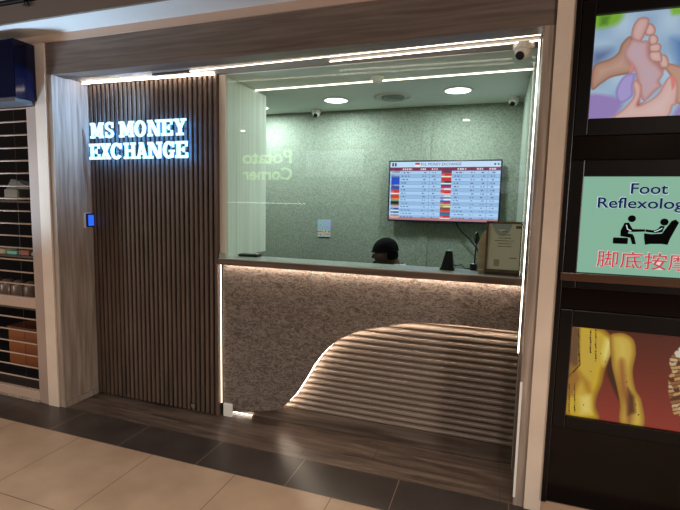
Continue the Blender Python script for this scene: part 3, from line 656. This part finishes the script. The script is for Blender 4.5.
P1 = {
'toe' : [(3.654, 2.424), (3.656, 2.468), (3.673, 2.501), (3.697, 2.509), (3.72, 2.499), (3.721, 2.472), (3.712, 2.44), (3.697, 2.404), (3.676, 2.4)] ,
'sole' : [(3.642, 2.387), (3.66, 2.413), (3.7, 2.404), (3.725, 2.396), (3.736, 2.329), (3.778, 2.282), (3.797, 2.248), (3.784, 2.216), (3.795, 2.194), (3.773, 2.173), (3.737, 2.131), (3.716, 2.143), (3.696, 2.211), (3.675, 2.279), (3.636, 2.332), (3.632, 2.366)] ,
't2' : [(3.711, 2.457), (3.727, 2.474), (3.746, 2.453), (3.744, 2.432), (3.723, 2.426), (3.711, 2.435)] ,
't3' : [(3.727, 2.409), (3.735, 2.424), (3.753, 2.42), (3.762, 2.403), (3.755, 2.386), (3.734, 2.386)] ,
't4' : [(3.732, 2.373), (3.744, 2.386), (3.77, 2.381), (3.776, 2.364), (3.768, 2.351), (3.739, 2.353)] ,
't5' : [(3.734, 2.335), (3.746, 2.352), (3.773, 2.348), (3.782, 2.326), (3.781, 2.306), (3.747, 2.311)] ,
't6' : [(3.775, 2.321), (3.794, 2.33), (3.81, 2.307), (3.81, 2.28), (3.783, 2.282)] ,
'arm' : [(3.505, 2.303), (3.57, 2.332), (3.604, 2.357), (3.616, 2.395), (3.640, 2.425), (3.660, 2.42), (3.66, 2.34), (3.668, 2.313), (3.68, 2.29), (3.676, 2.271), (3.657, 2.258), (3.587, 2.246), (3.547, 2.221), (3.505, 2.195)] ,
'hand' : [(3.601, 2.058), (3.649, 2.101), (3.685, 2.156), (3.676, 2.207), (3.689, 2.228), (3.712, 2.199), (3.713, 2.154), (3.704, 2.11), (3.747, 2.13), (3.783, 2.161), (3.812, 2.225), (3.835, 2.235), (3.858, 2.19), (3.857, 2.108), (3.846, 2.103), (3.835, 2.059), (3.803, 2.042), (3.612, 2.049)] ,
'ankle' : [(3.778, 2.288), (3.811, 2.288), (3.86, 2.255), (3.883, 2.117), (3.855, 2.113), (3.842, 2.212), (3.806, 2.237)] ,
'cloth' : [(3.611, 2.194), (3.638, 2.248), (3.682, 2.256), (3.677, 2.201), (3.68, 2.156), (3.637, 2.125), (3.615, 2.148)] ,
'green' : [(3.493, 2.543), (3.606, 2.539), (3.603, 2.501), (3.569, 2.482), (3.503, 2.481)] ,
'green2' : [(3.791, 2.539), (3.838, 2.539), (3.843, 2.502), (3.808, 2.504)] ,
'purple' : [(3.488, 2.167), (3.593, 2.159), (3.637, 2.125), (3.629, 2.091), (3.601, 2.058), (3.497, 2.051)] ,
'dark' : [(3.5, 2.372), (3.577, 2.376), (3.56, 2.333), (3.502, 2.303)] ,
}
P1 = {k: smooth(v_) for k, v_ in P1.items()}
def foot_pic(X, Z):
    c = np.zeros(X.shape+(3,)); bl = np.array((158, 184, 208.)); c[:] = bl
    w = .5+.5*np.sin(X*34+1)*np.sin(Z*27+.5); c += (w[..., None]-.5)*np.array((30, 26, 18))
    def over(P, col, soft, edge=None, ew=.012, hi=None):
        nonlocal c
        a, sd = inside(X, Z, P, soft); base = np.zeros(X.shape+(3,)); base[:] = col
        if edge is not None:
            k = np.clip(1-sd/ew, 0, 1)[..., None]; base = base*(1-k*.8)+np.array(edge, float)*k*.8
        if hi is not None:
            k = np.clip((sd-ew)/.03, 0, 1)[..., None]; base = base*(1-k)+np.array(hi, float)*k
        c = c*(1-a[..., None])+base*a[..., None]
    over(P1['dark'], (100, 118, 158), .05); over([(3.82, 2.40), (3.90, 2.40), (3.90, 2.25), (3.85, 2.27)], (84, 124, 178), .05)
    over(P1['green'], (120, 172, 52), .03); over([(3.52, 2.53), (3.56, 2.53), (3.55, 2.49), (3.52, 2.49)], (84, 130, 40), .02)
    over([(3.79, 2.56), (3.90, 2.56), (3.90, 2.505), (3.81, 2.505)], (124, 178, 60), .02)
    over(P1['purple'], (150, 128, 186), .02); over([(3.88, 2.13), (4.25, 2.13), (4.25, 2.04), (3.84, 2.04)], (150, 128, 186), .02)
    over(P1['cloth'], (166, 154, 208), .008, (128, 110, 170))
    over([(3.78, 2.300), (3.83, 2.290), (3.95, 2.235), (4.25, 2.20), (4.25, 2.06), (3.95, 2.08), (3.855, 2.113), (3.842, 2.212)], (190, 148, 128), .004, (150, 104, 84))
    over(P1['arm'], (176, 136, 118), .004, (132, 88, 72), .014, (190, 152, 136))
    over([(3.72, 2.40), (3.745, 2.395), (3.77, 2.35), (3.81, 2.28), (3.79, 2.25), (3.74, 2.30), (3.715, 2.36)], (176, 124, 116), .012)
    for k in ('t6', 't5', 't4', 't3', 't2'):
        cx = sum(p[0] for p in P1[k])/len(P1[k]); cz = sum(p[1] for p in P1[k])/len(P1[k])
        over([(cx+(p[0]-cx)*1.13, cz+(p[1]-cz)*1.18) for p in P1[k]], (208, 170, 162), .003, (150, 92, 84), .010, (222, 190, 184))
    over(P1['toe'], (204, 164, 158), .003, (158, 104, 98), .014, (212, 178, 174))
    over(P1['sole'], (196, 162, 166), .004, (170, 118, 116), .018, (190, 166, 178))
    over([(3.657, 2.258), (3.668, 2.313), (3.676, 2.271)], (214, 130, 130), .004)
    over([(3.69, 2.228), (3.712, 2.199), (3.712, 2.12), (3.735, 2.128), (3.70, 2.10), (3.69, 2.16)], (176, 92, 84), .01)
    over(P1['hand'], (212, 174, 166), .004, (170, 112, 104), .012, (216, 184, 180))
    over([(3.825, 2.235), (3.845, 2.235), (3.846, 2.19), (3.836, 2.17)], (214, 128, 122), .006)
    return c
light_box('foot_massage_poster', 'topmost lit poster of hands massaging a bare foot', 2.055, 2.533, 2.60, 1.975, foot_pic, .85, 130)
t2 = light_box('foot_reflexology_poster', 'mint green lit poster reading Foot Reflexology with red Chinese characters', 1.306, 1.779, 1.86, 1.225,
    lambda X, Z: np.stack([128+0*X, 174+0*X, 150+0*X], -1), 1.0, 24)
MB().bbox(3.425, 4.26, -.034, -.020, 1.262, 1.303, .003).build('ledge', mat('ledge_sheen', (84, 58, 42), .3, .3), t2)  # brown tone puts a warm reflection into the ledge colour
navy = emis('navy', (.008, .010, .08), 1); pale = emis('pale', (.58, .70, .76), 1); blk = mat('picto', (6, 6, 7), .8, spec=.05); navy.node_tree.nodes['Principled BSDF'].inputs['Specular IOR Level'].default_value = .05
red = emis('red_ink', (.55, .03, .05), 1); pink = emis('pink_ink', (.80, .55, .55), 1)
def two(nm, s, x0, x1, z0, z1, ink, rim, o=.012, k=.010):
    text(nm+'_outline', s, x0-.003, x1+.003, z0-.003, z1+.003, -.0015, rim, t2, o)
    text(nm, s, x0, x1, z0, z1, -.004, ink, t2, k)
two('lettering', 'Foot', 3.706, 3.858, 1.697, 1.748, navy, pale)
two('lettering', 'Reflexology', 3.570, 3.965, 1.612, 1.680, navy, pale)
two('characters', '\u811a\u5e95\u6309\u6469', 3.586, 3.980, 1.338, 1.420, red, pink, .012, .0)
q = MB()
def disc(cx, cz, r): return [(cx+r*cos(2*pi*k/20), cz+r*sin(2*pi*k/20)) for k in range(20)]
for P in (disc(3.721, 1.579, .0165), disc(3.855, 1.567, .0165),
          [(3.692, 1.558), (3.710, 1.560), (3.718, 1.545), (3.728, 1.529), (3.779, 1.530), (3.78, 1.519), (3.724, 1.515), (3.713, 1.519), (3.709, 1.508), (3.73, 1.505), (3.738, 1.49), (3.747, 1.457), (3.731, 1.457), (3.721, 1.487), (3.679, 1.493), (3.678, 1.52)],
          [(3.652, 1.486), (3.709, 1.486), (3.712, 1.483), (3.712, 1.459), (3.709, 1.456), (3.652, 1.456), (3.649, 1.459), (3.649, 1.483)],
          [(3.777, 1.511), (3.806, 1.508), (3.850, 1.512), (3.884, 1.573), (3.899, 1.580), (3.913, 1.566), (3.884, 1.49), (3.876, 1.460), (3.854, 1.463), (3.804, 1.461), (3.785, 1.456), (3.779, 1.486)],
          [(3.782, 1.530), (3.819, 1.526), (3.832, 1.534), (3.842, 1.549), (3.858, 1.548), (3.850, 1.519), (3.823, 1.514), (3.783, 1.518)]):
    q.prism(P, -.004, -.001)
q.build('pictogram', blk, t2)
for l_ in ([(3.700, -.0045, 1.548), (3.706, -.0045, 1.528), (3.722, -.0045, 1.520)], [(3.818, -.0045, 1.520), (3.834, -.0045, 1.527), (3.848, -.0045, 1.538)]):
    MB().tube(l_, .0022, 6).build('pictogram_line', pale, t2)
P3 = {
'torso' : [(3.503, 1.031), (3.618, 1.035), (3.677, 0.997), (3.691, 0.96), (3.68, 0.886), (3.663, 0.811), (3.656, 0.744), (3.638, 0.674), (3.637, 0.62), (3.651, 0.552), (3.502, 0.55), (3.503, 0.721), (3.51, 0.844)] ,
'arm' : [(3.672, 0.99), (3.704, 1.013), (3.742, 1.011), (3.777, 0.983), (3.79, 0.92), (3.784, 0.829), (3.802, 0.74), (3.834, 0.679), (3.851, 0.551), (3.753, 0.549), (3.742, 0.651), (3.721, 0.74), (3.695, 0.829), (3.686, 0.881)] ,
'shade' : [(3.683, 0.887), (3.697, 0.882), (3.727, 0.755), (3.744, 0.678), (3.732, 0.676), (3.695, 0.75), (3.671, 0.813)] ,
'arms' : [(3.721, 0.859), (3.742, 0.875), (3.768, 0.748), (3.789, 0.685), (3.805, 0.622), (3.797, 0.554), (3.778, 0.55), (3.765, 0.641), (3.737, 0.717)] ,
'food' : [(3.973, 0.981), (3.95, 0.947), (3.932, 0.913), (3.932, 0.888), (3.948, 0.846), (3.934, 0.824), (3.941, 0.736), (3.949, 0.711), (3.971, 0.638), (4.003, 0.624)] ,
'line1' : [(3.531, 1.014), (3.538, 0.915), (3.55, 0.829), (3.504, 0.759)] ,
'line2' : [(3.608, 1.016), (3.619, 0.859)] ,
'line3' : [(3.507, 0.721), (3.517, 0.565)] ,
'line4' : [(3.532, 0.725), (3.542, 0.576)] ,
}
P3 = {k: (smooth(v_) if not k.startswith('line') and k != 'food' else v_) for k, v_ in P3.items()}
def body_pic(X, Z):
    c = np.zeros(X.shape+(3,)); t = np.clip((1.027-Z)/.472, 0, 1)[..., None]
    c[:] = np.array((84, 36, 24.))*(1-t)+np.array((150, 58, 46.))*t
    def over(P, col, soft, edge=None, ew=.02, hi=None):
        nonlocal c
        a, sd = inside(X, Z, P, soft); base = np.zeros(X.shape+(3,)); base[:] = col
        if edge is not None: k = np.clip(1-sd/ew, 0, 1)[..., None]; base = base*(1-k*.7)+np.array(edge, float)*k*.7
        if hi is not None: k = np.clip((sd-ew)/.03, 0, 1)[..., None]; base = base*(1-k)+np.array(hi, float)*k
        c = c*(1-a[..., None])+base*a[..., None]
    over(P3['torso'], (214, 176, 50), .004, (110, 64, 20), .030, (206, 172, 64))
    over([(3.50, 1.03), (3.535, 1.02), (3.545, .83), (3.50, .77)], (110, 78, 52), .02); over([(3.50, .83), (3.54, .81), (3.56, .76), (3.53, .66), (3.50, .66)], (160, 112, 44), .03)
    over([(3.655, .98), (3.685, .97), (3.675, .89), (3.655, .84), (3.645, .90)], (236, 222, 130), .03)
    over([(3.55, .79), (3.60, .74), (3.62, .66), (3.585, .70)], (176, 126, 40), .03); over([(3.56, .66), (3.61, .68), (3.62, .58), (3.57, .57)], (230, 206, 110), .03)
    over(P3['shade'], (70, 36, 20), .012)
    over(P3['arm'], (212, 176, 72), .004, (130, 82, 24), .024, (218, 190, 92))
    over(P3['arms'], (160, 104, 48), .03); over([(3.768, .74), (3.80, .70), (3.81, .62), (3.78, .60), (3.775, .66)], (92, 54, 28), .02)
    for P in ([(3.531, 1.014), (3.538, .915), (3.55, .829), (3.504, .759)], [(3.608, 1.016), (3.619, .859)], [(3.507, .721), (3.517, .565)], [(3.532, .725), (3.542, .576)], [(3.585, 1.01), (3.592, .90)]):
        for (ax, az), (bx, bz) in zip(P[:-1], P[1:]):
            for k in range(14):
                px, pz = ax+(bx-ax)*k/13, az+(bz-az)*k/13
                c[(abs(X-px) < .0035) & (abs(Z-pz) < .0022)] = (60, 34, 20)
            d = abs((X-ax)*(bz-az)-(Z-az)*(bx-ax))/math.hypot(bx-ax, bz-az); c[(d < .0009) & (Z < max(az, bz)) & (Z > min(az, bz))] = (70, 40, 22)
    for (px, pz) in ((3.64, .90), (3.66, .86), (3.755, .80), (3.762, .77), (3.81, .66), (3.825, .61), (3.60, .80), (3.58, .62)): c[np.hypot(X-px, Z-pz) < .003] = (60, 34, 20)
    # sliced dried herbs stacked at the other side
    a, sd = inside(X, Z, P3['food'][:-1]+[(4.16, .60), (4.17, .99)], .004)
    cell = np.floor(X*38+.6*np.sin(Z*40))*12.9898+np.floor(Z*52+.5*np.sin(X*45))*78.233; rnd = (np.sin(cell)*43758.5453) % 1
    h = np.zeros(X.shape+(3,)); h[:] = (150, 100, 58); h[rnd > .45] = (196, 150, 98); h[rnd > .8] = (204, 176, 134); h[rnd < .2] = (92, 52, 32)
    h[((Z*52+.5*np.sin(X*45)) % 1) < .22] = (88, 52, 34); h[(Z < .68) & (rnd > .88)] = (206, 60, 110); h[(X < 3.98) & (Z > .92) & (rnd > .5)] = (214, 204, 186)
    c = c*(1-a[..., None])+h*a[..., None]
    return c
light_box('acupuncture_poster', 'lowest lit poster of a golden body model marked with acupuncture points', .555, 1.027, 1.115, .490, body_pic, .72, 130)

# ------------------------------------------------------------------ hanging track light and the mall opposite
tl = thing('track_spotlight', 'small black fitting hanging from the dark ceiling edge', 'spotlight', (.124, -.26, 2.89))
MB().box(-.9, .9, -.27, -.25, 2.902, 2.918).build('track', M['black'], tl)
MB().cyl((.124, -.26, 2.902), (.124, -.26, 2.868), .012, .020).build('head', M['black'], tl)
pc = thing('opposite_shop_sign', 'lime green lettering reading Potato Corner on the shop opposite, mirrored in the glass', 'sign', (-1.9, -6.24, 2.1))
pg = emis('lime', (.60, .95, .30), 3.2)
text('lettering', 'Potato', -2.58, -1.32, 2.57, 2.87, -6.24, pg, pc, .02, .02, face=1)
text('lettering', 'Corner', -2.58, -1.31, 2.20, 2.48, -6.24, pg, pc, .02, .02, face=1)
MB().box(-2.6, -1.3, -6.30, -6.28, 2.1, 2.95).build('board', mat('oboard', (40, 60, 46), .6), pc)
mb_ = thing('menu_board', 'pale lit menu board on the opposite shop, mirrored in the glass', 'menu board', (-.3, -6.25, 2.2))
MB().box(-1.0, .39, -6.30, -6.25, 2.24, 2.88).build('frame', M['profile'], mb_); MB().box(-.97, .36, -6.25, -6.24, 2.27, 2.85).build('panel', emis('menu_glow', (.85, .9, 1), .9), mb_)
tag(MB().box(-3.1, -1.0, -6.30, -6.27, 1.66, 1.685).build('counter_light', emis('cl', (.9, .95, 1), 4)), 'thin white light line under the opposite shop sign, mirrored in the glass', 'light strip')
pb = None
for i in range(2):
    for k in range(2):
        x = 3.02+i*.36; z = 1.93+k*.32
        if pb is None:
            pb = thing('picture_panel', 'pale square picture panel on the opposite wall, mirrored in the glass', 'panel', (x, -6.26, z), 'picture panels on the opposite wall')
            MB().box(x, x+.30, -6.30, -6.27, z, z+.27).build('frame', M['profile'], pb); MB().box(x+.02, x+.28, -6.27, -6.262, z+.02, z+.25).build('picture', emis('pp', (.8, .85, 1), .8), pb); X_, Z_ = x, z
        else: copy_thing(pb, (x-X_, 0, z-Z_))
